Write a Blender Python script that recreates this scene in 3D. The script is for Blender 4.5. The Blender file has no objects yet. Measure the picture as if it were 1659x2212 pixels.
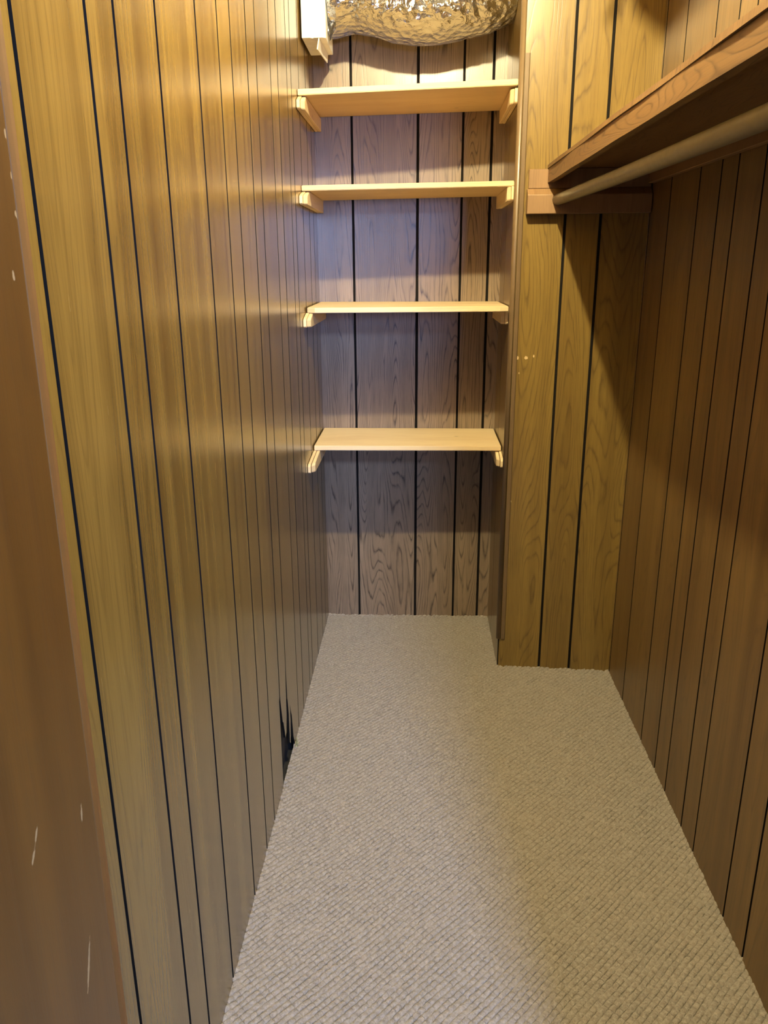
import bpy, bmesh, math, random
import numpy as np
from mathutils import Vector, Matrix, noise

# ------------------------------------------------------------------ camera, world, lights
S = bpy.context.scene
COL = S.collection
random.seed(7); RNG = np.random.default_rng(11)

cam = bpy.data.cameras.new('camera'); camo = bpy.data.objects.new('camera', cam); COL.objects.link(camo)
r_ = Vector((0.99901976, 0.04387099, -0.0059042)); u_ = Vector((-0.00751063, 0.29943227, 0.954088)); f_ = Vector((-0.0436247, 0.95310842, -0.29946825))
M = Matrix((r_, u_, -f_)).transposed().to_4x4(); M.translation = (0.38585, 0.0, 1.45)
camo.matrix_world = M
cam.sensor_fit = 'VERTICAL'; cam.sensor_height = 36.0; cam.sensor_width = 27.0
cam.lens = 1701.7 * 36.0 / 2212.0
cam.clip_start = 0.01
S.camera = camo

S.view_settings.view_transform = 'Standard'; S.view_settings.look = 'None'
S.view_settings.gamma = 1.0; S.view_settings.use_curve_mapping = False
S.view_settings.exposure = 0.0

w = bpy.data.worlds.new('World'); S.world = w; w.use_nodes = True
w.node_tree.nodes['Background'].inputs[0].default_value = (0.55, 0.62, 0.80, 1)
w.node_tree.nodes['Background'].inputs[1].default_value = 0.06

LAMP = (0.45, 1.475, 2.583)          # the bulb on the closet ceiling
LAMP_W, LAMP_C = 175.0, (1.0, 0.86, 0.50)
BULB_R = 0.021
OUT = (0.95, -0.85, 2.22)          # the cool ceiling light of the room behind the photographer
OUT_W, OUT_C = 78.0, (0.42, 0.59, 1.0)

ol = bpy.data.lights.new('outer_room_light', 'AREA'); ol.shape = 'DISK'; ol.size = 0.22
ol.energy = OUT_W; ol.color = OUT_C
olo = bpy.data.objects.new('outer_room_light', ol); COL.objects.link(olo); olo.location = OUT
olo.rotation_euler = (Vector((0.3, 2.6, 0.9)) - Vector(OUT)).to_track_quat('-Z', 'Y').to_euler()

wlt = bpy.data.lights.new('outer_cool_fill', 'AREA'); wlt.shape = 'RECTANGLE'; wlt.size = 0.45; wlt.size_y = 0.6
wlt.energy = 110.0; wlt.color = (0.36, 0.50, 1.0)  # added cool area light, placed to tint the left of the back wall blue
wo = bpy.data.objects.new('outer_cool_fill', wlt); COL.objects.link(wo); wo.location = (1.18, -2.5, 1.75)
wo.rotation_euler = (Vector((0.2, 3.0, 1.4)) - wo.location).to_track_quat('-Z', 'Y').to_euler()

# ------------------------------------------------------------------ materials
def new_mat(name):
    m = bpy.data.materials.new(name); m.use_nodes = True
    nt = m.node_tree; nt.nodes.clear()
    out = nt.nodes.new('ShaderNodeOutputMaterial'); b = nt.nodes.new('ShaderNodeBsdfPrincipled')
    nt.links.new(b.outputs[0], out.inputs[0])
    return m, nt, b

class G:
    def __init__(s, nt): s.nt = nt
    def lnk(s, v, sock):
        if isinstance(v, (int, float)): sock.default_value = v
        elif isinstance(v, tuple): sock.default_value = v if len(v) == len(sock.default_value) else tuple(v) + (1,)
        else: s.nt.links.new(v, sock)
    def math(s, op, a, b=0.0, c=0.0, clamp=False):
        n = s.nt.nodes.new('ShaderNodeMath'); n.operation = op; n.use_clamp = clamp
        s.lnk(a, n.inputs[0]); s.lnk(b, n.inputs[1]); s.lnk(c, n.inputs[2]); return n.outputs[0]
    def noise(s, vec, scale, detail=2.0, rough=0.5, dist=0.0):
        n = s.nt.nodes.new('ShaderNodeTexNoise'); s.lnk(vec, n.inputs['Vector'])
        n.inputs['Scale'].default_value = scale; n.inputs['Detail'].default_value = detail
        n.inputs['Roughness'].default_value = rough; n.inputs['Distortion'].default_value = dist
        return n.outputs['Fac']
    def scale(s, vec, sc, off=(0, 0, 0)):
        n = s.nt.nodes.new('ShaderNodeMapping'); s.lnk(vec, n.inputs['Vector'])
        n.inputs['Scale'].default_value = sc; n.inputs['Location'].default_value = off; return n.outputs[0]
    def ramp(s, fac, stops, interp='LINEAR'):
        n = s.nt.nodes.new('ShaderNodeValToRGB'); s.lnk(fac, n.inputs[0]); cr = n.color_ramp; cr.interpolation = interp
        while len(cr.elements) < len(stops): cr.elements.new(0.5)
        for e, (p, c) in zip(cr.elements, stops):
            e.position = p; e.color = (c, c, c, 1) if isinstance(c, (int, float)) else tuple(c) + (1,)
        return n.outputs[0]
    def mix(s, fac, a, b, mode='MIX'):
        n = s.nt.nodes.new('ShaderNodeMix'); n.data_type = 'RGBA'; n.blend_type = mode
        s.lnk(fac, n.inputs[0]); s.lnk(a, n.inputs[6]); s.lnk(b, n.inputs[7]); return n.outputs[2]
    def bump(s, h, strength, dist, normal=None):
        n = s.nt.nodes.new('ShaderNodeBump'); n.inputs['Strength'].default_value = strength
        n.inputs['Distance'].default_value = dist; s.lnk(h, n.inputs['Height'])
        if normal is not None: s.nt.links.new(normal, n.inputs['Normal'])
        return n.outputs[0]
    def uv(s):
        n = s.nt.nodes.new('ShaderNodeUVMap'); n.uv_map = 'UVMap'; return n.outputs[0]
    def obj(s):
        return s.nt.nodes.new('ShaderNodeTexCoord').outputs['Object']
    def pos(s):
        return s.nt.nodes.new('ShaderNodeNewGeometry').outputs['Position']
    def marks(s, x, y, items):
        """worn spots: items of (cx, cy, rx, ry, angle); returns a 0..1 mask"""
        tot = None
        wob = s.math('MULTIPLY', s.math('SUBTRACT', s.noise(s.pos(), 260.0, 2.0), 0.5), 1.6)
        for cx, cy, rx, ry, an in items:
            dx = s.math('SUBTRACT', x, cx); dy = s.math('SUBTRACT', y, cy)
            ca, sa = math.cos(an), math.sin(an)
            a = s.math('DIVIDE', s.math('ADD', s.math('MULTIPLY', dx, ca), s.math('MULTIPLY', dy, sa)), rx)
            b = s.math('DIVIDE', s.math('SUBTRACT', s.math('MULTIPLY', dy, ca), s.math('MULTIPLY', dx, sa)), ry)
            d = s.math('ADD', s.math('MULTIPLY', a, a), s.math('MULTIPLY', b, b))
            d = s.math('ADD', d, wob)
            mk = s.math('SUBTRACT', 1.0, d, clamp=True)
            mk = s.math('MULTIPLY', mk, 2.2, clamp=True)
            tot = mk if tot is None else s.math('MAXIMUM', tot, mk)
        return tot

def panel_mat(name, light, dark, line, line_amt, K, rough=0.3, coat=0.35, marks=None, stretch=(9.0, 0.85, 1), streak=0.5, fibamt=0.30, mark_amt=0.9, con=(0.34, 0.64)):
    m, nt, b = new_mat(name); g = G(nt); uv = g.uv()
    wob = g.noise(g.scale(uv, (30, 5, 1)), 1.0, 3.0, 0.55)
    field = g.noise(g.scale(uv, stretch), 1.0, 1.2, 0.4, 0.25)
    field = g.math('ADD', field, g.math('MULTIPLY', wob, 0.035))
    sx = nt.nodes.new('ShaderNodeSeparateXYZ'); nt.links.new(uv, sx.inputs[0])
    field = g.math('ADD', field, g.math('MULTIPLY', sx.outputs[0], 1.1))
    ph = g.math('FRACT', g.math('MULTIPLY', field, K))
    ln = g.ramp(ph, [(0.0, 1.0), (0.10, 0.5), (0.22, 0.08), (0.84, 0.0), (0.95, 0.5), (1.0, 1.0)])
    brk = g.ramp(g.noise(g.scale(uv, (60, 7, 1)), 1.0, 2.0), [(0.30, 0.25), (0.62, 1.0)])
    ln = g.math('MULTIPLY', ln, brk)
    fib = g.noise(g.scale(uv, (420, 9, 1)), 1.0, 3.0, 0.6)
    fibd = g.ramp(fib, [(0.36, 1.0), (0.5, 0.0)])
    st = g.noise(g.scale(uv, (22, 0.45, 1)), 1.0, 3.0, 0.6)
    st2 = g.noise(g.scale(uv, (3.2, 0.35, 1), (5, 3, 0)), 1.0, 2.0)
    tone = g.math('ADD', g.math('MULTIPLY', st, streak), g.math('MULTIPLY', st2, 1.0 - streak))
    base = g.mix(g.ramp(tone, [(con[0], 0.0), (con[1], 1.0)]), dark, light)
    base = g.mix(g.math('MULTIPLY', fibd, fibamt), base, line)
    base = g.mix(g.math('MULTIPLY', ln, line_amt), base, line)
    if marks:
        kind, items = marks
        p = g.pos(); sp = nt.nodes.new('ShaderNodeSeparateXYZ'); nt.links.new(p, sp.inputs[0])
        mk = g.marks(sp.outputs[0 if kind == 'xz' else 1], sp.outputs[2], items)
        base = g.mix(g.math('MULTIPLY', mk, mark_amt), base, (0.70, 0.52, 0.28))
    g.lnk(base, b.inputs['Base Color'])
    rr = g.math('ADD', g.math('MULTIPLY', fib, 0.10), rough - 0.05)
    g.lnk(rr, b.inputs['Roughness'])
    b.inputs['Specular IOR Level'].default_value = 0.5
    b.inputs['Coat Weight'].default_value = coat; b.inputs['Coat Roughness'].default_value = 0.24
    h = g.math('SUBTRACT', g.math('MULTIPLY', fib, 0.5), g.math('MULTIPLY', ln, 0.8))
    g.lnk(g.bump(h, 0.28, 0.0005), b.inputs['Normal'])
    return m

WOOD_L, WOOD_D, WOOD_LN = (0.195, 0.117, 0.036), (0.115, 0.064, 0.019), (0.040, 0.020, 0.009)
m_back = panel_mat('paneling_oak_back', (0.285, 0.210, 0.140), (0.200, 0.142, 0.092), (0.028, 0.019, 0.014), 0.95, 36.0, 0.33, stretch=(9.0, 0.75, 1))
m_left = panel_mat('paneling_oak_left', (0.232, 0.147, 0.033), (0.128, 0.074, 0.017), (0.060, 0.028, 0.009), 0.30, 18.0, 0.25, coat=0.32, streak=0.65, fibamt=0.16, con=(0.39, 0.59))
m_right = panel_mat('paneling_oak_right', WOOD_L, WOOD_D, WOOD_LN, 0.40, 22.0, 0.42, coat=0.05, streak=0.65, fibamt=0.2)
m_part = panel_mat('paneling_oak_partition', (0.245, 0.160, 0.039), (0.150, 0.092, 0.023), (0.060, 0.033, 0.012), 0.65, 28.0, 0.30,
    marks=('xz', [(0.713, 1.150, 0.0045, 0.0065, 0), (0.741, 1.151, 0.0060, 0.0060, 0), (0.766, 1.156, 0.0028, 0.005, 0),
                  (0.706, 1.007, 0.002, 0.009, 0), (0.710, 0.650, 0.004, 0.005, 0.6), (0.720, 1.10, 0.0015, 0.004, 0)]))
m_jamb = panel_mat('door_jamb_wood', (0.145, 0.064, 0.011), (0.085, 0.035, 0.006), (0.07, 0.03, 0.012), 0.12, 6.0, 0.40, coat=0.25, mark_amt=0.45,
    marks=('yz', [(0.597, 1.540, 0.0016, 0.0035, 0), (0.5985, 1.513, 0.002, 0.0030, 0), (0.598, 1.486, 0.002, 0.0035, 0.5), (0.582, 1.444, 0.002, 0.004, 0),
                  (0.576, 0.985, 0.0018, 0.010, -0.15), (0.500, 1.025, 0.0016, 0.008, -0.5), (0.492, 1.012, 0.0020, 0.007, -0.6), (0.552, 0.839, 0.0022, 0.026, -0.35)]))
m_edge = panel_mat('jamb_edge_wood', (0.19, 0.086, 0.016), (0.14, 0.062, 0.011), (0.12, 0.05, 0.015), 0.25, 6.0, 0.65, coat=0.0)
m_trim = panel_mat('corner_moulding_wood', (0.175, 0.115, 0.058), (0.130, 0.083, 0.040), (0.08, 0.045, 0.02), 0.15, 5.0, 0.4, coat=0.2)
m_shelfdark = panel_mat('stained_board_wood', (0.225, 0.125, 0.045), (0.150, 0.078, 0.027), (0.055, 0.025, 0.010), 0.75, 22.0, 0.5, coat=0.05, stretch=(16, 2.2, 1))

def simple(name, col, rough, metal=0.0, bumpscale=None, bumpd=0.001, var=0.0, spec=0.5):
    m, nt, b = new_mat(name); g = G(nt)
    o = g.obj(); n = g.noise(o, bumpscale or 60.0, 4.0)
    c2 = tuple(max(0, c * (1 - var)) for c in col)
    g.lnk(g.mix(g.ramp(n, [(0.35, 0.0), (0.65, 1.0)]), c2, col), b.inputs['Base Color'])
    b.inputs['Roughness'].default_value = rough; b.inputs['Metallic'].default_value = metal
    b.inputs['Specular IOR Level'].default_value = spec
    g.lnk(g.bump(n, 0.3, bumpd), b.inputs['Normal'])
    return m
m_groove = simple('groove_black_paint', (0.006, 0.005, 0.004), 0.8, spec=0.15)
m_groove_gap = simple('foundation_black', (0.010, 0.010, 0.010), 0.8, bumpscale=90, var=0.4)
m_ceiling = simple('ceiling_board', (0.62, 0.57, 0.47), 0.8, var=0.1)
m_shade_block = simple('shade_block_wood', (0.38, 0.24, 0.12), 0.7, var=0.3, bumpscale=30)
m_box = simple('white_enamelled_metal', (0.86, 0.86, 0.82), 0.42, 0.0, 35, 0.0008, 0.10)
m_steel = simple('galvanised_steel', (0.62, 0.62, 0.60), 0.4, 0.9, 40, var=0.15)
m_porcelain = simple('white_porcelain', (0.8, 0.8, 0.78), 0.25)
m_shade_stub = simple('shade_stub_steel', (0.35, 0.33, 0.30), 0.4, 0.8)
m_rod = simple('rod_paint', (0.20, 0.175, 0.115), 0.42, 0.0, 45, 0.0004, 0.15)
m_pad = simple('torn_carpet_padding', (0.46, 0.42, 0.20), 0.9, bumpscale=200, var=0.6)

def pine(name, light, dark, ply=False):
    m, nt, b = new_mat(name); g = G(nt); uv = g.uv()
    f = g.noise(g.scale(uv, (1.4, 22, 1)), 1.0, 1.5, 0.45, 0.3)
    ph = g.math('FRACT', g.math('MULTIPLY', f, 9.0))
    ln = g.ramp(ph, [(0.0, 0.8), (0.25, 0.1), (0.8, 0.0), (1.0, 0.8)])
    fib = g.noise(g.scale(uv, (12, 480, 1)), 1.0, 3.0, 0.6)
    big = g.noise(g.scale(uv, (2.5, 9, 1)), 1.0, 2.0)
    c = g.mix(g.math('MULTIPLY', ln, 0.30), light, dark)
    c = g.mix(g.math('MULTIPLY', g.ramp(fib, [(0.35, 1.0), (0.52, 0.0)]), 0.22), c, dark)
    c = g.mix(g.math('MULTIPLY', g.ramp(big, [(0.45, 0.0), (0.7, 1.0)]), 0.35), c, dark)
    vo = nt.nodes.new('ShaderNodeTexVoronoi'); vo.inputs['Scale'].default_value = 1.0
    g.lnk(g.scale(uv, (5.0, 9.0, 1)), vo.inputs['Vector'])
    kn = g.ramp(vo.outputs['Distance'], [(0.0, 1.0), (0.025, 0.9), (0.06, 0.0)])
    c = g.mix(g.math('MULTIPLY', kn, 0.55), c, (0.20, 0.10, 0.04))
    g.lnk(c, b.inputs['Base Color']); b.inputs['Roughness'].default_value = 0.5
    g.lnk(g.bump(g.math('ADD', fib, ln), 0.25, 0.0005), b.inputs['Normal'])
    return m
m_pine = pine('raw_pine', (0.80, 0.63, 0.37), (0.60, 0.40, 0.19))
m_pine_warm_lit = pine('pine_warm_lit', (0.76, 0.57, 0.31), (0.56, 0.36, 0.16))  # same raw pine, brownish light on the top two shelves put into its colour

# carpet
m_carpet, nt, b = new_mat('beige_cut_pile_carpet'); g = G(nt); p = g.pos()
n1 = g.noise(p, 420.0, 2.0, 0.6); n2 = g.noise(p, 130.0, 3.0, 0.6); n3 = g.noise(p, 3.0, 2.0)
c = g.mix(g.ramp(n2, [(0.32, 0.0), (0.68, 1.0)]), (0.232, 0.203, 0.168), (0.370, 0.333, 0.290))
c = g.mix(g.math('MULTIPLY', g.ramp(n1, [(0.55, 0.0), (0.75, 1.0)]), 0.5), c, (0.50, 0.46, 0.385))
c = g.mix(g.math('MULTIPLY', g.ramp(n1, [(0.25, 1.0), (0.42, 0.0)]), 0.45), c, (0.17, 0.14, 0.10))
c = g.mix(g.math('MULTIPLY', g.ramp(n3, [(0.4, 0.0), (0.6, 1.0)]), 0.18), c, (0.33, 0.285, 0.22))
# diagonal grid of the pile in two families, groove shade painted as dark colour
sx = nt.nodes.new('ShaderNodeSeparateXYZ'); nt.links.new(p, sx.inputs[0])
PXx, PYy = sx.outputs[0], sx.outputs[1]
j1 = g.math('MULTIPLY', g.math('SINE', g.math('ADD', g.math('MULTIPLY', PXx, 21.0), g.math('MULTIPLY', g.math('SINE', g.math('MULTIPLY', PYy, 13.0)), 0.8))), 0.0010)
j2 = g.math('MULTIPLY', g.math('SINE', g.math('ADD', g.math('MULTIPLY', PYy, 31.0), g.math('MULTIPLY', PXx, 17.0))), 0.0008)
jj = g.math('ADD', g.math('ADD', j1, j2), g.math('MULTIPLY', g.math('SUBTRACT', g.noise(p, 170.0, 2.0), 0.5), 0.0030))
tot = None
for nx_, ny_, sp_, kj, wd in ((0.725, -0.689, 0.0128, 1.0, 0.0014), (0.70, 0.714, 0.0160, 0.8, 0.0012)):
    q = g.math('ADD', g.math('ADD', g.math('MULTIPLY', PXx, nx_), g.math('MULTIPLY', PYy, ny_)), g.math('MULTIPLY', jj, kj))
    t_ = g.math('MULTIPLY', g.math('PINGPONG', q, sp_ / 2.0), 1.0)
    mk = g.math('SUBTRACT', 1.0, g.math('DIVIDE', t_, wd), clamp=True)
    mk = g.math('MULTIPLY', mk, 1.0 if wd > 0.0013 else 0.6)
    tot = mk if tot is None else g.math('MAXIMUM', tot, mk)
tot = g.math('MULTIPLY', tot, g.ramp(g.noise(p, 45.0, 2.0), [(0.35, 0.15), (0.6, 1.0)]))
c = g.mix(g.math('MULTIPLY', tot, 0.62), c, (0.105, 0.082, 0.055))
g.lnk(c, b.inputs['Base Color']); b.inputs['Roughness'].default_value = 0.9
b.inputs['Specular IOR Level'].default_value = 0.15; b.inputs['Sheen Weight'].default_value = 0.15
g.lnk(g.bump(g.math('SUBTRACT', g.math('ADD', n1, n2), g.math('MULTIPLY', tot, 1.0)), 0.8, 0.0022), b.inputs['Normal'])

# foil
m_foil, nt, b = new_mat('crumpled_aluminium_foil'); g = G(nt); o = g.obj()
vo = nt.nodes.new('ShaderNodeTexVoronoi'); vo.inputs['Scale'].default_value = 38.0; vo.feature = 'F1'
g.lnk(g.scale(o, (1.0, 1.0, 1.0)), vo.inputs['Vector'])
n = g.noise(o, 55.0, 3.0, 0.6, 0.8)
b.inputs['Base Color'].default_value = (0.68, 0.71, 0.77, 1); b.inputs['Metallic'].default_value = 1.0
b.inputs['Roughness'].default_value = 0.21
g.lnk(g.bump(g.math('ADD', vo.outputs['Distance'], g.math('MULTIPLY', n, 0.7)), 0.9, 0.008), b.inputs['Normal'])

m_bulb, nt, b = new_mat('lit_bulb_glass'); nt.nodes.remove(b)
em = nt.nodes.new('ShaderNodeEmission'); em.inputs[0].default_value = LAMP_C + (1,); em.inputs[1].default_value = LAMP_W / (4 * math.pi ** 2 * BULB_R ** 2)
nt.links.new(em.outputs[0], [x for x in nt.nodes if x.type == 'OUTPUT_MATERIAL'][0].inputs[0])

# ------------------------------------------------------------------ mesh helpers
def link(name, me, mats, parent=None, kind=None):
    o = bpy.data.objects.new(name, me); COL.objects.link(o)
    for m in (mats if isinstance(mats, (list, tuple)) else [mats]): me.materials.append(m)
    if parent: o.parent = parent
    if kind: o['kind'] = kind
    return o

def tag(o, label, cat, group=None):
    o['label'] = label; o['category'] = cat
    if group: o['group'] = group
    return o

def thing(name, label, cat, loc, group=None):
    o = bpy.data.objects.new(name, None); COL.objects.link(o); o.location = loc; o.empty_display_size = 0.05
    bpy.context.view_layer.update()
    return tag(o, label, cat, group)

def from_bm(bm, name, smooth=False):
    bmesh.ops.recalc_face_normals(bm, faces=bm.faces)
    me = bpy.data.meshes.new(name); bm.to_mesh(me); bm.free()
    if smooth:
        for f in me.polygons: f.use_smooth = True
    return me

def boxuv(bm, axis_u, off=(0, 0)):
    """box-projected uv: u runs along the grain"""
    uvl = (bm.loops.layers.uv.get('UVMap') or bm.loops.layers.uv.new('UVMap'))
    for f in bm.faces:
        n = f.normal
        ax = [0, 1, 2]
        k = max(ax, key=lambda i: abs(n[i]))
        rest = [i for i in ax if i != k]
        ua = axis_u if axis_u in rest else rest[0]
        va = [i for i in rest if i != ua][0]
        for l in f.loops:
            l[uvl].uv = (l.vert.co[ua] + off[0] + k * 0.37, l.vert.co[va] + off[1] + k * 0.91)

def panel_uv(bm, off=0.0):
    """grain vertical: u across, v = height"""
    uvl = (bm.loops.layers.uv.get('UVMap') or bm.loops.layers.uv.new('UVMap'))
    for f in bm.faces:
        k = max(range(3), key=lambda i: abs(f.normal[i]))
        for l in f.loops:
            c = l.vert.co
            l[uvl].uv = ((c[1] if k == 0 else c[0]) + off + 1.3 * k, c[2] if k != 2 else c[1])

def hexa(bm, c):
    """box from 8 corners ordered (x0y0z0,x1y0z0,x1y1z0,x0y1z0, same z1)"""
    v = [bm.verts.new(p) for p in c]
    for q in ((3, 2, 1, 0), (4, 5, 6, 7), (0, 1, 5, 4), (1, 2, 6, 5), (2, 3, 7, 6), (3, 0, 4, 7)):
        bm.faces.new([v[i] for i in q])
    return v

def box(bm, x0, x1, y0, y1, z0, z1):
    return hexa(bm, [(x0, y0, z0), (x1, y0, z0), (x1, y1, z0), (x0, y1, z0), (x0, y0, z1), (x1, y0, z1), (x1, y1, z1), (x0, y1, z1)])

def bev(bm, r, seg=2):
    bmesh.ops.recalc_face_normals(bm, faces=bm.faces)
    bmesh.ops.bevel(bm, geom=list(bm.edges), offset=r, segments=seg, affect='EDGES', profile=0.6)
    bm.normal_update()

def localise(me, parent):
    me.transform(Matrix.Translation(-parent.matrix_world.translation)); return me

def tube(bm, pts, r, seg=24):
    rings = []
    for i, p in enumerate(pts):
        p = Vector(p); dd = (Vector(pts[min(i + 1, len(pts) - 1)]) - Vector(pts[max(i - 1, 0)])).normalized()
        up = Vector((0, 0, 1)) if abs(dd.z) < 0.9 else Vector((1, 0, 0)); s = dd.cross(up).normalized(); uu = s.cross(dd)
        rad = r[i] if isinstance(r, (list, tuple)) else r
        rings.append([bm.verts.new(p + s * rad * math.cos(2 * math.pi * k / seg) + uu * rad * math.sin(2 * math.pi * k / seg)) for k in range(seg)])
    for a, bq in zip(rings, rings[1:]):
        for k in range(seg): bm.faces.new([a[k], a[(k + 1) % seg], bq[(k + 1) % seg], bq[k]])
    bm.faces.new(rings[0]); bm.faces.new(list(reversed(rings[-1])))

def grooved_wall(name, p0, p1, inward, z0, z1, grooves, gw, gd, thick, mats, ext_end=True, rnd=0):
    """vertical sheet of grooved paneling from p0 to p1 (xy); grooves are distances from p0.
    Every groove is a real channel painted black; uv shifts from plank to plank."""
    a = Vector((p0[0], p0[1])); bq = Vector((p1[0], p1[1])); L = (bq - a).length; d = (bq - a) / L
    nrm = Vector(inward)
    prof = [(0.0, 0.0)]; segs = []
    rr = random.Random(rnd)
    for gx in sorted(grooves):
        if gx < gw or gx > L - gw: continue
        w = gw * rr.uniform(0.9, 1.1)
        prof += [(gx - w / 2, 0), (gx - w / 2 + w * 0.12, -gd), (gx + w / 2 - w * 0.12, -gd), (gx + w / 2, 0)]
    prof.append((L, 0.0))
    bm = bmesh.new(); uvl = (bm.loops.layers.uv.get('UVMap') or bm.loops.layers.uv.new('UVMap'))
    def P(u, o, z): q = a + d * u + nrm * o; return (q.x, q.y, z)
    zs = [z0, z1]
    cols = [[bm.verts.new(P(u, o, z)) for z in zs] for u, o in prof]
    plank = 0; shift = rr.uniform(0, 50)
    for i in range(len(prof) - 1):
        k = i % 4
        f = bm.faces.new([cols[i][0], cols[i + 1][0], cols[i + 1][1], cols[i][1]])
        f.material_index = 0 if k == 0 else 1
        if k == 0:
            shift = rr.uniform(0, 60); sv = rr.uniform(0, 40)
        for l in f.loops:
            q = Vector((l.vert.co.x, l.vert.co.y)) - a
            l[uvl].uv = (q.dot(d) + shift, l.vert.co.z + sv)
    # back and ends close the sheet into a solid board
    b0 = [bm.verts.new(P(0, -thick, z)) for z in zs]; b1 = [bm.verts.new(P(L, -thick, z)) for z in zs]
    bm.faces.new([b1[0], b0[0], b0[1], b1[1]]).material_index = 1
    bm.faces.new([b0[0], cols[0][0], cols[0][1], b0[1]]).material_index = 1
    bm.faces.new([cols[-1][0], b1[0], b1[1], cols[-1][1]]).material_index = 1
    bm.faces.new([b0[0]] + [b1[0]] + [c[0] for c in reversed(cols)]).material_index = 1
    bm.faces.new([b0[1]] + [c[1] for c in cols] + [b1[1]]).material_index = 1
    me = from_bm(bm, name)
    return link(name, me, mats, kind='structure')

# ------------------------------------------------------------------ room shell
RW = 1.098                          # closet width
ZC = 2.66                           # ceiling height
def yb(x): return 3.1242 + 0.00112 * x        # back wall plane
def yp(x): return 2.7255 - 0.0583 * x         # partition plane, slightly skewed
PX = 0.687

# left wall; the torn hole near its foot is cut through the paneling
gl = [0.829, 1.016, 1.111, 1.286, 1.515, 1.675, 1.786, 1.945, 2.052, 2.240, 2.352, 2.510, 2.590, 2.750, 2.905, 3.016]
wl = grooved_wall('wall_left', (0.0, 0.60), (0.0, 3.135), (1, 0), -0.02, ZC, [y - 0.60 for y in gl], 0.0088, 0.0030, 0.0065, [m_left, m_groove], rnd=3)
torn = [(1.932, -0.06), (1.932, 0.284), (1.944, 0.300), (1.953, 0.262), (1.970, 0.193), (1.978, 0.190), (1.992, 0.150), (2.001, 0.122), (2.018, 0.128), (2.034, 0.180),
        (2.038, 0.238), (2.044, 0.320), (2.050, 0.228), (2.060, 0.213), (2.069, 0.155), (2.068, 0.062), (2.080, 0.050), (2.094, 0.120), (2.096, 0.175), (2.104, 0.150), (2.117, 0.125),
        (2.131, 0.042), (2.146, 0.012), (2.150, -0.06)]
bm = bmesh.new()
fv = [bm.verts.new((-0.03, y, z)) for y, z in torn]; bk = [bm.verts.new((0.03, y, z)) for y, z in torn]
bm.faces.new(fv); bm.faces.new(list(reversed(bk)))
for i in range(len(torn)):
    j = (i + 1) % len(torn); bm.faces.new([fv[j], fv[i], bk[i], bk[j]])
cut = bpy.data.objects.new('cut', from_bm(bm, 'cut')); COL.objects.link(cut)
for mm in (m_left, m_groove): cut.data.materials.append(mm)
mod = wl.modifiers.new('torn', 'BOOLEAN'); mod.operation = 'DIFFERENCE'; mod.object = cut; mod.solver = 'EXACT'
for pgn in cut.data.polygons: pgn.material_index = 1
bpy.context.view_layer.update()
ev = wl.evaluated_get(bpy.context.evaluated_depsgraph_get())
nm = bpy.data.meshes.new_from_object(ev); wl.modifiers.clear(); wl.data = nm
bpy.data.objects.remove(cut)
# stud wall / foundation behind the paneling
bm = bmesh.new(); box(bm, -0.10, -0.022, 0.60, 3.24, -0.02, ZC); box(bm, -0.10, 0.03, 0.60, 3.24, -0.035, -0.0205); me = from_bm(bm, 'wall_left_backing')
link('wall_left_backing', me, m_groove_gap, kind='structure')

# right wall
gr = [0.83, 0.945, 1.225, 1.380, 1.494, 1.706, 1.803, 1.951, 2.056, 2.206, 2.449, 2.648]
grooved_wall('wall_right', (RW, 2.80), (RW, 0.60), (-1, 0), -0.02, ZC, [2.80 - y for y in gr], 0.0070, 0.003, 0.0065, [m_right, m_groove], rnd=5)
# back wall of the niche
gb = [0.1345, 0.3740, 0.5365, 0.6400]
grooved_wall('wall_back', (-0.006, yb(0)), (0.70, yb(0.7)), (0, -1), -0.02, ZC, [x + 0.006 for x in gb], 0.0095, 0.003, 0.0065, [m_back, m_groove], rnd=8)
# partition: face towards the viewer and face towards the niche
wp = grooved_wall('wall_partition', (PX + 0.004, yp(PX)), (RW + 0.004, yp(RW)), (0, -1), -0.02, ZC, [0.8425 - PX - 0.004, 0.9525 - PX - 0.004], 0.0085, 0.003, 0.0065, [m_part, m_groove], rnd=19)
wn = grooved_wall('wall_niche', (PX, yp(PX) + 0.004), (PX, yb(PX)), (-1, 0), -0.02, ZC, [0.27], 0.0045, 0.002, 0.0065, [m_part, m_groove], rnd=21)

# corner moulding of the partition: round bead plus a face strip that stops lower
def extrude_profile(pts, z0, z1):
    bm = bmesh.new(); lo = [bm.verts.new((x, y, z0)) for x, y in pts]; hi = [bm.verts.new((x, y, z1)) for x, y in pts]
    bm.faces.new(list(reversed(lo))); bm.faces.new(hi)
    for i in range(len(pts)):
        j = (i + 1) % len(pts); bm.faces.new([lo[i], lo[j], hi[j], hi[i]])
    bm.normal_update(); panel_uv(bm); return bm
yq = yp(PX)
arc = [(PX + 0.0045 + 0.0125 * math.cos(t), yq + 0.0045 + 0.0125 * math.sin(t)) for t in [math.radians(a) for a in range(100, 291, 12)]]
pts = arc + [(PX + 0.010, yq + 0.001), (PX + 0.0005, yq + 0.012)]
t = bpy.data.objects.new('trim_1', None); COL.objects.link(t); t['kind'] = 'structure'; t.location = (PX, yq, 0.11)
bpy.context.view_layer.update()
me = from_bm(extrude_profile(pts, 0.115, ZC), 'corner_bead', True); link('corner_bead', localise(me, t), m_trim, t)
me = from_bm(extrude_profile([(PX + 0.010, yq - 0.0055), (PX + 0.022, yq - 0.0055), (PX + 0.0245, yq - 0.003), (PX + 0.0245, yq - 0.0015), (PX + 0.010, yq - 0.0005)], 0.115, 2.053), 'face_flange')
link('face_flange', localise(me, t), m_trim, t)

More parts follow.
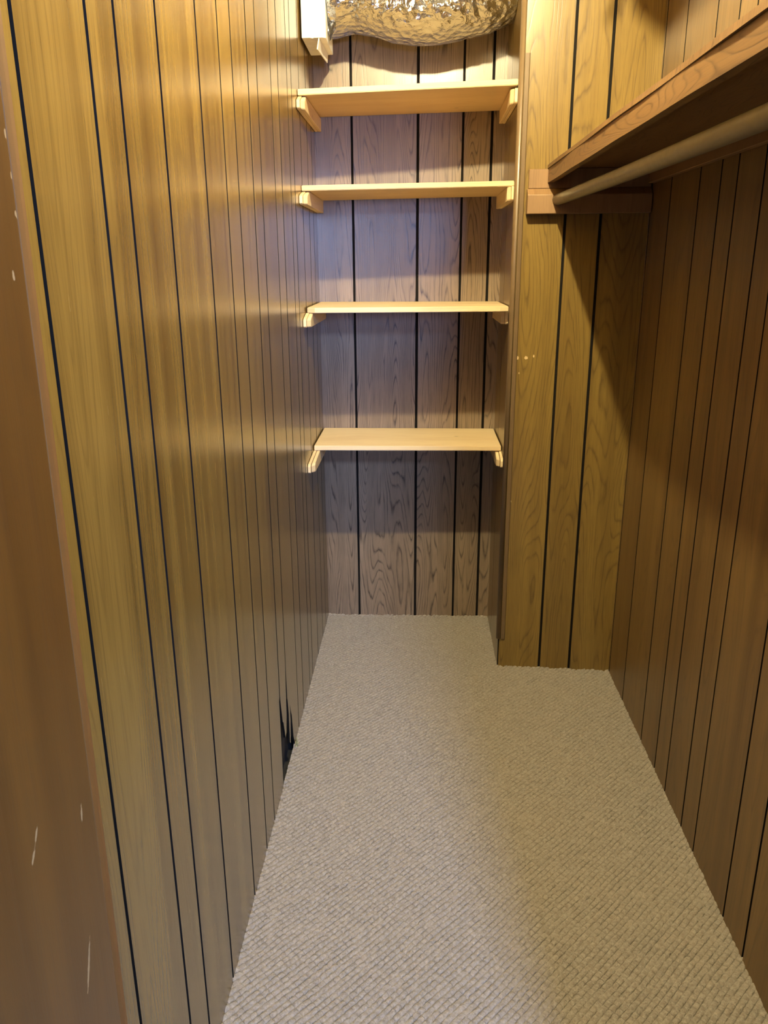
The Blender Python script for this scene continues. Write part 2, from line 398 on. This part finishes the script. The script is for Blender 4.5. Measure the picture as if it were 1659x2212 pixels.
# unseen block and stub added under the ceiling to shade the upper right corner
bm = bmesh.new()
pr = [(0.722, 2.386), (0.727, 2.366), (0.776, 2.338), (0.812, 2.362), (0.812, ZC - 0.001), (0.722, ZC - 0.001)]
lo = [bm.verts.new((x, 1.20, z)) for x, z in pr]; hi = [bm.verts.new((x, 2.07, z)) for x, z in pr]
bm.faces.new(lo); bm.faces.new(list(reversed(hi)))
for i in range(6): bm.faces.new([lo[(i + 1) % 6], lo[i], hi[i], hi[(i + 1) % 6]])
bmesh.ops.recalc_face_normals(bm, faces=bm.faces); bev(bm, 0.003); boxuv(bm, 1)
link('shade_block', from_bm(bm, 'shade_block'), m_shade_block, kind='structure')
bm = bmesh.new(); tube(bm, [(0.716, 2.0785, ZC - 0.001), (0.714, 2.0785, 2.46), (0.705, 2.0785, 2.382), (0.6935, 2.0785, 2.352)], 0.0055, 12)
link('shade_stub', from_bm(bm, 'shade_stub'), m_shade_stub, kind='structure')

# ceiling
bm = bmesh.new(); box(bm, -0.10, RW + 0.10, 0.60, 3.24, ZC, ZC + 0.03)
link('ceiling', from_bm(bm, 'ceiling'), m_ceiling, kind='structure')

# front wall with the doorway the photographer stands in
bm = bmesh.new()
box(bm, -0.90, 0.052, 0.42, 0.595, -0.02, 2.7)
box(bm, 0.775, 1.90, 0.42, 0.595, -0.02, 2.7)
box(bm, 0.052, 0.775, 0.42, 0.595, 2.06, 2.7)
bm.normal_update(); panel_uv(bm)
link('wall_front', from_bm(bm, 'wall_front'), m_right, kind='structure')

# door frame: left and right jamb, head, edge strip
d = bpy.data.objects.new('door_1', None); COL.objects.link(d); d['kind'] = 'structure'; d.location = (0, 0.5, 0)
bpy.context.view_layer.update()
def part_mesh(name, bm, mat, parent, smooth=False, label=None):
    me = from_bm(bm, name, smooth); localise(me, parent); o = link(name, me, mat, parent)
    if label: o['label'] = label
    return o
bm = bmesh.new(); hexa(bm, [(0.0535, 0.40, 0), (0.080, 0.40, 0), (0.080, 0.600, 0), (0.0535, 0.600, 0), (0.0535, 0.40, 2.055), (0.0975, 0.40, 2.055), (0.0975, 0.600, 2.055), (0.0535, 0.600, 2.055)])
bev(bm, 0.002); panel_uv(bm, 4.0); part_mesh('jamb', bm, m_jamb, d)
bm = bmesh.new(); box(bm, 0.752, 0.7735, 0.41, 0.600, 0.0, 2.055); bev(bm, 0.002); panel_uv(bm, 9.0); part_mesh('jamb', bm, m_jamb, d)
bm = bmesh.new(); box(bm, 0.099, 0.7515, 0.41, 0.600, 2.03, 2.0555); bev(bm, 0.002); boxuv(bm, 0); part_mesh('head_jamb', bm, m_jamb, d)
pr = [(0.0, 0.6015), (0.0755, 0.6015), (0.0782, 0.604), (0.0780, 0.612), (0.0760, 0.622), (0.070, 0.630), (0.062, 0.6335), (0.0, 0.634)]
bm = extrude_profile(pr, 0.0, 2.12)
for v in bm.verts:
    if v.co.x > 0.06: v.co.x += 0.0175 * v.co.z / 2.055
panel_uv(bm, 2.0); part_mesh('casing_strip', bm, m_edge, d, label='orange brown rounded casing edge')

# ------------------------------------------------------------------ carpeted floor
def grid_floor():
    ys = np.concatenate([np.arange(-1.6, 0.90, 0.05), np.arange(0.90, 3.128, 0.0023)])
    xs = np.concatenate([[-0.9, -0.45], np.arange(-0.028, RW + 0.012, 0.0023), [1.4, 1.9]])
    X, Y = np.meshgrid(xs, ys)
    # two families of diagonal lines
    sp = 0.0235
    j = 0.0010 * np.sin(X * 21 + 0.8 * np.sin(Y * 13)) + 0.0008 * np.sin(Y * 31 + X * 17)
    # slightly hand-cut, so every line wanders
    sa, sb = 0.0128, 0.0160
    a = (X * 0.725 - Y * 0.689 + j) / sa; bq = (X * 0.70 + Y * 0.714 + j * 0.8) / sb
    da = np.abs(a - np.round(a)) * sa; db = np.abs(bq - np.round(bq)) * sb
    def vn(cx, cy, seed):
        """value noise with the given cell sizes"""
        r = np.random.default_rng(seed); gx = X / cx + 700.0; gy = Y / cy + 700.0
        T = r.random((1024, 1024))
        ix = np.floor(gx).astype(int); iy = np.floor(gy).astype(int); fx = gx - ix; fy = gy - iy
        fx = fx * fx * (3 - 2 * fx); fy = fy * fy * (3 - 2 * fy)
        g0 = T[ix % 1024, iy % 1024]; g1 = T[(ix + 1) % 1024, iy % 1024]; g2 = T[ix % 1024, (iy + 1) % 1024]; g3 = T[(ix + 1) % 1024, (iy + 1) % 1024]
        return (g0 * (1 - fx) + g1 * fx) * (1 - fy) + (g2 * (1 - fx) + g3 * fx) * fy
    depthvar = 0.45 + 0.8 * vn(0.012, 0.012, 5)
    Z = -0.0032 * np.exp(-(da / 0.0019) ** 2) * depthvar - 0.0018 * np.exp(-(db / 0.0019) ** 2) * (0.3 + 0.9 * vn(0.02, 0.02, 8))
    tu = vn(0.0046, 0.0068, 1); tu2 = vn(0.0095, 0.0095, 2)
    Z += 0.0019 * (tu - 0.5) + 0.0013 * (tu2 - 0.5) + 0.0008 * (RNG.random(X.shape) - 0.5)
    Z -= 0.001
    inside = (Y > 0.88)
    Z = np.where(inside, Z, 0.0)
    # the carpet's edge curls and frays a little where it meets the walls
    fr = vn(0.012, 0.014, 4)
    for dist in (X - 0.0, RW - X, 3.124 - Y, np.where(X > PX, yp(X) - Y, 9)):
        Z += np.where(inside & (dist < 0.012) & (dist > -0.03), 0.0065 * fr * np.clip(1 - dist / 0.012, 0, 1), 0)
    n = X.size; co = np.stack([X, Y, Z], -1).reshape(-1, 3)
    ny, nx = X.shape
    idx = np.arange(n).reshape(ny, nx)
    q = np.stack([idx[:-1, :-1], idx[:-1, 1:], idx[1:, 1:], idx[1:, :-1]], -1)
    cx = (X[:-1, :-1] + X[1:, 1:]) / 2; cy = (Y[:-1, :-1] + Y[1:, 1:]) / 2
    keep = ~((cx > PX + 0.004) & (cy > yp(cx) + 0.003)) & ~((cx > RW + 0.004) & (cy > 0.9)) & ~((cx < -0.002) & (cy > 0.9))
    q = q[keep]
    me = bpy.data.meshes.new('floor'); me.vertices.add(n); me.vertices.foreach_set('co', co.ravel())
    me.loops.add(q.size); me.loops.foreach_set('vertex_index', q.ravel().astype(np.int32))
    me.polygons.add(len(q)); me.polygons.foreach_set('loop_start', np.arange(0, q.size, 4, dtype=np.int32))
    me.polygons.foreach_set('use_smooth', np.ones(len(q), dtype=bool))
    me.update(calc_edges=True); me.validate()
    bm = bmesh.new(); bm.from_mesh(me)
    bmesh.ops.delete(bm, geom=[v for v in bm.verts if not v.link_faces], context='VERTS')
    bm.to_mesh(me); bm.free()
    return me
link('floor', grid_floor(), m_carpet, kind='structure')

# ------------------------------------------------------------------ niche shelves
def cleat(x0, x1, front, board_front, top, h, side, slot):
    """support strip of two plies; side profile in (y, z), nose clipped; side=+1: room side is +x"""
    y1 = 3.121
    out = []
    prof = [(y1, top - h), (y1, top), (board_front + 0.012, top), (front + 0.012, top - h * 0.30), (front, top - h * 0.45), (front, top - h * 0.92), (front + 0.006, top - h)]
    if board_front - front < 0.02:
        prof = [(y1, top - h), (y1, top), (front + 0.002, top), (front, top - 0.003), (front, top - h * 0.9), (front + 0.005, top - h)]
    wd = x1 - x0; g = 0.0022 if slot else 0.0010
    mid = x0 + wd * (0.48 if side > 0 else 0.52)
    for a, bb, inner in ((x0, mid - g / 2, side < 0), (mid + g / 2, x1, side > 0)):
        bm = bmesh.new(); dy = 0.009 if inner else 0.0
        pp = [(y + (dy if y < 3.0 else 0), z) for y, z in prof]
        lo = [bm.verts.new((a, y, z)) for y, z in pp]; hi = [bm.verts.new((bb, y, z)) for y, z in pp]
        bm.faces.new(lo); bm.faces.new(list(reversed(hi)))
        for i in range(len(pp)):
            j = (i + 1) % len(pp); bm.faces.new([lo[j], lo[i], hi[i], hi[j]])
        bmesh.ops.recalc_face_normals(bm, faces=bm.faces)
        # slanting cut of the nose on the room side
        if inner:
            for v in bm.verts:
                if v.co.y < front + 0.05 and ((side > 0 and abs(v.co.x - bb) < 1e-6) or (side < 0 and abs(v.co.x - a) < 1e-6)):
                    v.co.y += 0.016
        bmesh.ops.bevel(bm, geom=list(bm.edges), offset=0.0011, segments=1, affect='EDGES')
        bm.normal_update(); out.append(bm)
    res = bmesh.new()
    for b2 in out:
        tmp = bpy.data.meshes.new('t'); b2.to_mesh(tmp); b2.free(); res.from_mesh(tmp); bpy.data.meshes.remove(tmp)
    res.normal_update(); return res

def niche_shelf(zl, zr, zbl, zbr, fl, fr, x0, x1, th, mat, lf, rf, label, clip=0.0, h=0.043, slot=False, off=0.0):
    """zl, zr: underside at the left and right end (front); fl, fr: front edge y at both ends"""
    t = thing('wall_shelf', label, 'shelf', (0.34, 2.95, min(zl, zr)), 'raw wooden shelves in the niche')
    bm = bmesh.new()
    yr0, yr1 = yb(x0) - 0.0015, yb(x1) - 0.0015
    N = 24
    top, bot = [], []
    def outline(k):
        # front edge polyline from left to right with small waviness of a sawn board
        return k
    xs = [x0 + (x1 - x0) * i / N for i in range(N + 1)]
    fy = []
    for i, x in enumerate(xs):
        s = i / N; y = fl + (fr - fl) * s + 0.0006 * math.sin(9 * s + off)
        if clip and x - x0 < clip: y += (clip - (x - x0)) * 1.6
        if clip and x1 - x < clip * 0.7: y += (clip * 0.7 - (x1 - x)) * 1.0
        fy.append(y)
    def zz(x, back):
        s = (x - x0) / (x1 - x0)
        return (zbl + (zbr - zbl) * s) if back else (zl + (zr - zl) * s)
    rows = []
    for i, x in enumerate(xs):
        r = [bm.verts.new((x, fy[i], zz(x, 0))), bm.verts.new((x, fy[i], zz(x, 0) + th)), bm.verts.new((x, yb(x) - 0.0015, zz(x, 1) + th)), bm.verts.new((x, yb(x) - 0.0015, zz(x, 1)))]
        rows.append(r)
    for i in range(N):
        for k in range(4):
            bm.faces.new([rows[i][k], rows[i + 1][k], rows[i + 1][(k + 1) % 4], rows[i][(k + 1) % 4]])
    bm.faces.new(rows[0]); bm.faces.new(list(reversed(rows[-1])))
    bmesh.ops.recalc_face_normals(bm, faces=bm.faces)
    sel = [e for e in bm.edges if len(e.link_faces) == 2 and e.calc_face_angle(0) > 0.9]
    bmesh.ops.bevel(bm, geom=sel, offset=0.0018, segments=2, affect='EDGES')
    bm.normal_update(); boxuv(bm, 0, (off, off * 0.7))
    part_mesh('shelf_board', bm, mat, t)
    for sd, front, bf, z, a, bb in ((1, lf, fl, min(zl, zbl) - 0.0004, 0.0012, 0.0245), (-1, rf, fr, min(zr, zbr) - 0.0004, PX - 0.0235, PX - 0.0012)):
        bm = cleat(a, bb, front, bf, z, h, sd, slot); boxuv(bm, 1, (off + 3, 0.2)); part_mesh('shelf_bracket', bm, m_pine, t)
    return t

niche_shelf(1.954, 1.980, 1.958, 1.972, 2.708, 2.745, 0.0015, 0.6850, 0.0175, m_pine_warm_lit, 2.672, 2.742, 'raw pine shelf directly below the foil duct, topmost of the four niche shelves', off=0.0)
niche_shelf(1.679, 1.688, 1.678, 1.687, 2.722, 2.740, 0.0015, 0.6850, 0.0165, m_pine_warm_lit, 2.662, 2.722, 'raw pine shelf second from the top, level with the closet rod', off=2.1)
niche_shelf(1.296, 1.298, 1.298, 1.297, 2.712, 2.722, 0.0050, 0.6815, 0.0175, m_pine, 2.652, 2.768, 'raw pine shelf third from the top, with clipped front corners', clip=0.013, off=4.7)
niche_shelf(0.804, 0.803, 0.806, 0.805, 2.800, 2.808, 0.0040, 0.6830, 0.0175, m_pine, 2.640, 2.740, 'raw pine board with knots, lowest of the four niche shelves', h=0.046, slot=True, off=7.9)

# ------------------------------------------------------------------ closet shelf with cleats, and the hanging rod
t = thing('closet_shelf', 'long dark stained shelf with a wood edge strip along the right wall above the rod', 'shelf', (0.94, 1.7, 1.69))
SX, SY0 = 0.779, 0.62
bm = bmesh.new()
N = 60; rows = []
for i in range(N + 1):
    y = SY0 + (yp(SX) - 0.0025 - SY0) * i / N
    xx = SX + 0.0013 * math.sin(i * 0.31) + 0.012 * (1 - i / N) ** 2
    ye = y if i < N else None
    ya = y if i < N else yp(xx) - 0.002; yb2 = y if i < N else yp(RW) - 0.002
    rows.append([bm.verts.new((xx, ya, 1.7318)), bm.verts.new((xx + 0.0008, ya, 1.7425)), bm.verts.new((RW - 0.0015, yb2, 1.7425)), bm.verts.new((RW - 0.0015, yb2, 1.7318))])
for i in range(N):
    for k in range(4): bm.faces.new([rows[i][k], rows[i + 1][k], rows[i + 1][(k + 1) % 4], rows[i][(k + 1) % 4]])
bm.faces.new(rows[0]); bm.faces.new(list(reversed(rows[-1]))); bmesh.ops.recalc_face_normals(bm, faces=bm.faces); bm.normal_update(); boxuv(bm, 0, (1, 1))
# weathered plywood edge: keep uv grain along x so the edge looks end-grained
part_mesh('shelf_board', bm, m_shelfdark, t)
bm = bmesh.new(); rows = []
for i in range(N + 1):
    y = SY0 + (yp(SX) - 0.003 - SY0) * i / N
    xx = SX + 0.0022 + 0.0008 * math.sin(i * 0.47 + 1) + 0.013 * (1 - i / N) ** 2
    rows.append([bm.verts.new((xx, y, 1.6905)), bm.verts.new((xx, y, 1.7312)), bm.verts.new((xx + 0.018, y, 1.7312)), bm.verts.new((xx + 0.018, y, 1.6905))])
for i in range(N):
    for k in range(4): bm.faces.new([rows[i][k], rows[i + 1][k], rows[i + 1][(k + 1) % 4], rows[i][(k + 1) % 4]])
bm.faces.new(rows[0]); bm.faces.new(list(reversed(rows[-1]))); bmesh.ops.recalc_face_normals(bm, faces=bm.faces); bm.normal_update()
uvl = (bm.loops.layers.uv.get('UVMap') or bm.loops.layers.uv.new('UVMap'))
for f in bm.faces:
    for l in f.loops: l[uvl].uv = (l.vert.co.z * 1.0 + l.vert.co.x, l.vert.co.y * 0.8 + 3)
part_mesh('edge_strip', bm, m_shelfdark, t, label='lighter edge strip with wavy grain')
def skew(x0, x1, th0, th1, z0, z1, name):
    bm = bmesh.new()
    hexa(bm, [(x0, yp(x0) - th1, z0), (x1, yp(x1) - th1, z0), (x1, yp(x1) - th0, z0), (x0, yp(x0) - th0, z0),
              (x0, yp(x0) - th1, z1), (x1, yp(x1) - th1, z1), (x1, yp(x1) - th0, z1), (x0, yp(x0) - th0, z1)])
    bev(bm, 0.0015, 1); boxuv(bm, 0, (2, 5)); return part_mesh(name, bm, m_cleat, t)
m_cleat = panel_mat('cleat_wood', (0.26, 0.150, 0.066), (0.20, 0.112, 0.047), (0.12, 0.06, 0.025), 0.3, 5.0, 0.5, coat=0.1)
skew(0.722, 1.0955, 0.0015, 0.013, 1.6740, 1.7310, 'end_cleat')
bm = bmesh.new(); pc = [(0.0015, 1.599), (0.036, 1.599), (0.036, 1.654), (0.0145, 1.6735), (0.0015, 1.6735)]
lo = [bm.verts.new((0.718, yp(0.718) - a, z)) for a, z in pc]; hi = [bm.verts.new((1.0955, yp(1.0955) - a, z)) for a, z in pc]
bm.faces.new(lo); bm.faces.new(list(reversed(hi)))
for i in range(5): bm.faces.new([lo[(i + 1) % 5], lo[i], hi[i], hi[(i + 1) % 5]])
bmesh.ops.recalc_face_normals(bm, faces=bm.faces); bev(bm, 0.0012, 1); boxuv(bm, 0, (2, 5)); part_mesh('end_cleat', bm, m_cleat, t)
bm = bmesh.new(); box(bm, RW - 0.020, RW - 0.0015, SY0, 2.622, 1.682, 1.7310); bev(bm, 0.0015, 1); boxuv(bm, 1, (6, 2)); part_mesh('wall_cleat', bm, m_cleat, t)

bm = bmesh.new(); R0 = Vector((0.8100, 2.6400, 1.6395)); R1 = Vector((0.8590, 0.60, 1.6375))
tube(bm, [R0.lerp(R1, i / 12) + Vector((0, 0, -0.004 * math.sin(math.pi * i / 12))) for i in range(13)], 0.0165, 32)
me = from_bm(bm, 'closet_rod', True)
ro = link('closet_rod', me, m_rod); tag(ro, 'round grey-tan closet rod hanging under the long shelf on the right', 'rod')

# ------------------------------------------------------------------ foil duct across the top of the niche
def duct():
    NA, NL = 220, 300
    x0, x1 = 0.086, 0.6865
    bm = bmesh.new(); rows = []
    def ridg(v, s, o):
        return 1 - abs(noise.noise(Vector((v[0] * s + o, v[1] * s, v[2] * s)))) * 2
    for i in range(NL + 1):
        s = i / NL; x = x0 + (x1 - x0) * s
        # bottom line read along the duct
        xs_ = [0.086, 0.158, 0.218, 0.294, 0.369, 0.444, 0.518, 0.607, 0.69]
        zs_ = [2.176, 2.189, 2.180, 2.160, 2.151, 2.152, 2.164, 2.181, 2.214]
        zb = float(np.interp(x, xs_, zs_))
        R = 0.148; RZ = 0.084; cy, cz = 3.124 - R - 0.012, zb + RZ
        ring = []
        for k in range(NA):
            a = 2 * math.pi * k / NA
            dirv = Vector((0, math.cos(a), math.sin(a)))
            base = Vector((x, cy + dirv.y * R, cz + dirv.z * RZ)); dirv = Vector((0, dirv.y / R, dirv.z / RZ)).normalized()
            q = Vector((base.x, base.y, base.z))
            warp = Vector((noise.noise(q * 9), noise.noise(q * 9 + Vector((7, 3, 1))), 0)) * 0.05
            q2 = q + warp
            h = 0.0130 * ridg((q2.x * 1.6 + q2.z * 0.9, q2.y, q2.z * 0.8), 14, 0) + 0.0060 * ridg((q2.x, q2.y, q2.z * 1.3), 31, 4) + 0.0018 * ridg((q2.x, q2.y, q2.z), 75, 9)
            # smooth underside, heavily creased upper front
            fr = 0.22 + 0.78 * min(1, max(0, (base.z - zb - 0.012) / 0.05))
            endc = max(0, (s - 0.82) / 0.18); 
            h += 0.007 * endc * noise.noise(Vector((x * 55 - base.z * 30, base.y * 6, base.z * 8)))
            ring.append(bm.verts.new(base + dirv * ((h - 0.006) * fr)))
        rows.append(ring)
    for a, bq in zip(rows, rows[1:]):
        for k in range(NA): bm.faces.new([a[k], a[(k + 1) % NA], bq[(k + 1) % NA], bq[k]])
    bm.faces.new(rows[0]); bm.faces.new(list(reversed(rows[-1])))
    me = from_bm(bm, 'foil_duct', True); return me
t = thing('foil_duct', 'crumpled silver foil wrapped duct sagging across the top of the niche', 'duct', (0.38, 2.97, 2.3))
me = duct(); localise(me, t); link('foil_wrap', me, m_foil, t)
# loose foil flap at the left end
bm = bmesh.new(); NU, NV = 10, 14; V = []
for i in range(NU + 1):
    row = []
    for j in range(NV + 1):
        u, v = i / NU, j / NV
        x = 0.0865 + 0.020 * u + 0.003 * math.sin(v * 9 + u * 4); y = 2.846 + 0.03 * u + 0.008 * math.sin(v * 7 + 3 * u) + 0.02 * v
        z = 2.20 - 0.062 * v * (1 - 0.75 * u ** 1.5) + 0.002 * math.sin(u * 12)
        row.append(bm.verts.new((x, y, z)))
    V.append(row)
for i in range(NU):
    for j in range(NV): bm.faces.new([V[i][j], V[i + 1][j], V[i + 1][j + 1], V[i][j + 1]])
bmesh.ops.solidify(bm, geom=list(bm.faces), thickness=0.0012)
part_mesh('foil_flap', bm, m_foil, t, True)

# white metal duct box in the left corner
t = thing('duct_box', 'white sheet metal duct end in the upper left corner beside the foil duct', 'duct', (0.04, 2.92, 2.3))
bm = bmesh.new()
# outline seen from above: creased front face
pr = [(0.0075, 2.80), (0.034, 2.798), (0.041, 2.806), (0.049, 2.800), (0.072, 2.803), (0.0830, 2.812), (0.0830, 3.02), (0.0075, 3.02)]
lo = [bm.verts.new((x, y, 2.1325 + (0.0015 if x > 0.05 else 0))) for x, y in pr]; hi = [bm.verts.new((x, y, 2.60)) for x, y in pr]
bm.faces.new(list(reversed(lo))); bm.faces.new(hi)
for i in range(len(pr)):
    j = (i + 1) % len(pr); bm.faces.new([lo[i], lo[j], hi[j], hi[i]])
bmesh.ops.recalc_face_normals(bm, faces=bm.faces); bmesh.ops.bevel(bm, geom=list(bm.edges), offset=0.0012, segments=1, affect='EDGES')
part_mesh('sheet_metal_box', bm, m_box, t)
bm = bmesh.new(); hexa(bm, [(0.0535, 2.803, 2.1010), (0.0565, 2.803, 2.1010), (0.0655, 3.005, 2.1060), (0.0625, 3.005, 2.1060),
                            (0.0595, 2.803, 2.1320), (0.0625, 2.803, 2.1320), (0.0680, 3.005, 2.1320), (0.0650, 3.005, 2.1320)]); bev(bm, 0.0006, 1)
part_mesh('hanging_flange', bm, m_box, t)

# ------------------------------------------------------------------ torn scrap at the hole
bm = bmesh.new()
for k in range(5):
    x, y, z = 0.006 + 0.003 * (k % 2), 2.146 + 0.006 * k - 0.012, 0.006
    a = k * 1.3
    vs = [bm.verts.new((x + 0.004 * math.cos(a + i * 2.09), y + 0.005 * math.sin(a + i * 2.09), z - 0.004)) for i in range(3)] + [bm.verts.new((x - 0.002, y + 0.002, z + 0.014 + 0.006 * math.sin(k * 2.2)))]
    for q in ((0, 1, 2), (0, 3, 1), (1, 3, 2), (2, 3, 0)): bm.faces.new([vs[i] for i in q])
o = link('padding_scrap', from_bm(bm, 'padding_scrap'), m_pad); tag(o, 'tiny yellowish scrap of torn padding beside the hole at the left wall foot', 'scrap')

# ------------------------------------------------------------------ ceiling lamp (above the frame)
t = thing('ceiling_lamp', 'bare bulb in a white porcelain holder on the closet ceiling', 'lamp', (LAMP[0], LAMP[1], ZC))
bm = bmesh.new()
tube(bm, [(LAMP[0], LAMP[1], ZC - 0.0005), (LAMP[0], LAMP[1], ZC - 0.012), (LAMP[0], LAMP[1], ZC - 0.022), (LAMP[0], LAMP[1], ZC - 0.05)], [0.055, 0.053, 0.028, 0.024], 32)
part_mesh('lamp_holder', bm, m_porcelain, t, True)
bm = bmesh.new(); bmesh.ops.create_uvsphere(bm, u_segments=32, v_segments=20, radius=BULB_R)
bmesh.ops.scale(bm, vec=(1, 1, 1.35), verts=bm.verts); bmesh.ops.translate(bm, vec=(LAMP[0], LAMP[1], ZC - 0.077), verts=bm.verts)
part_mesh('bulb', bm, m_bulb, t, True)
bpy.context.view_layer.update()
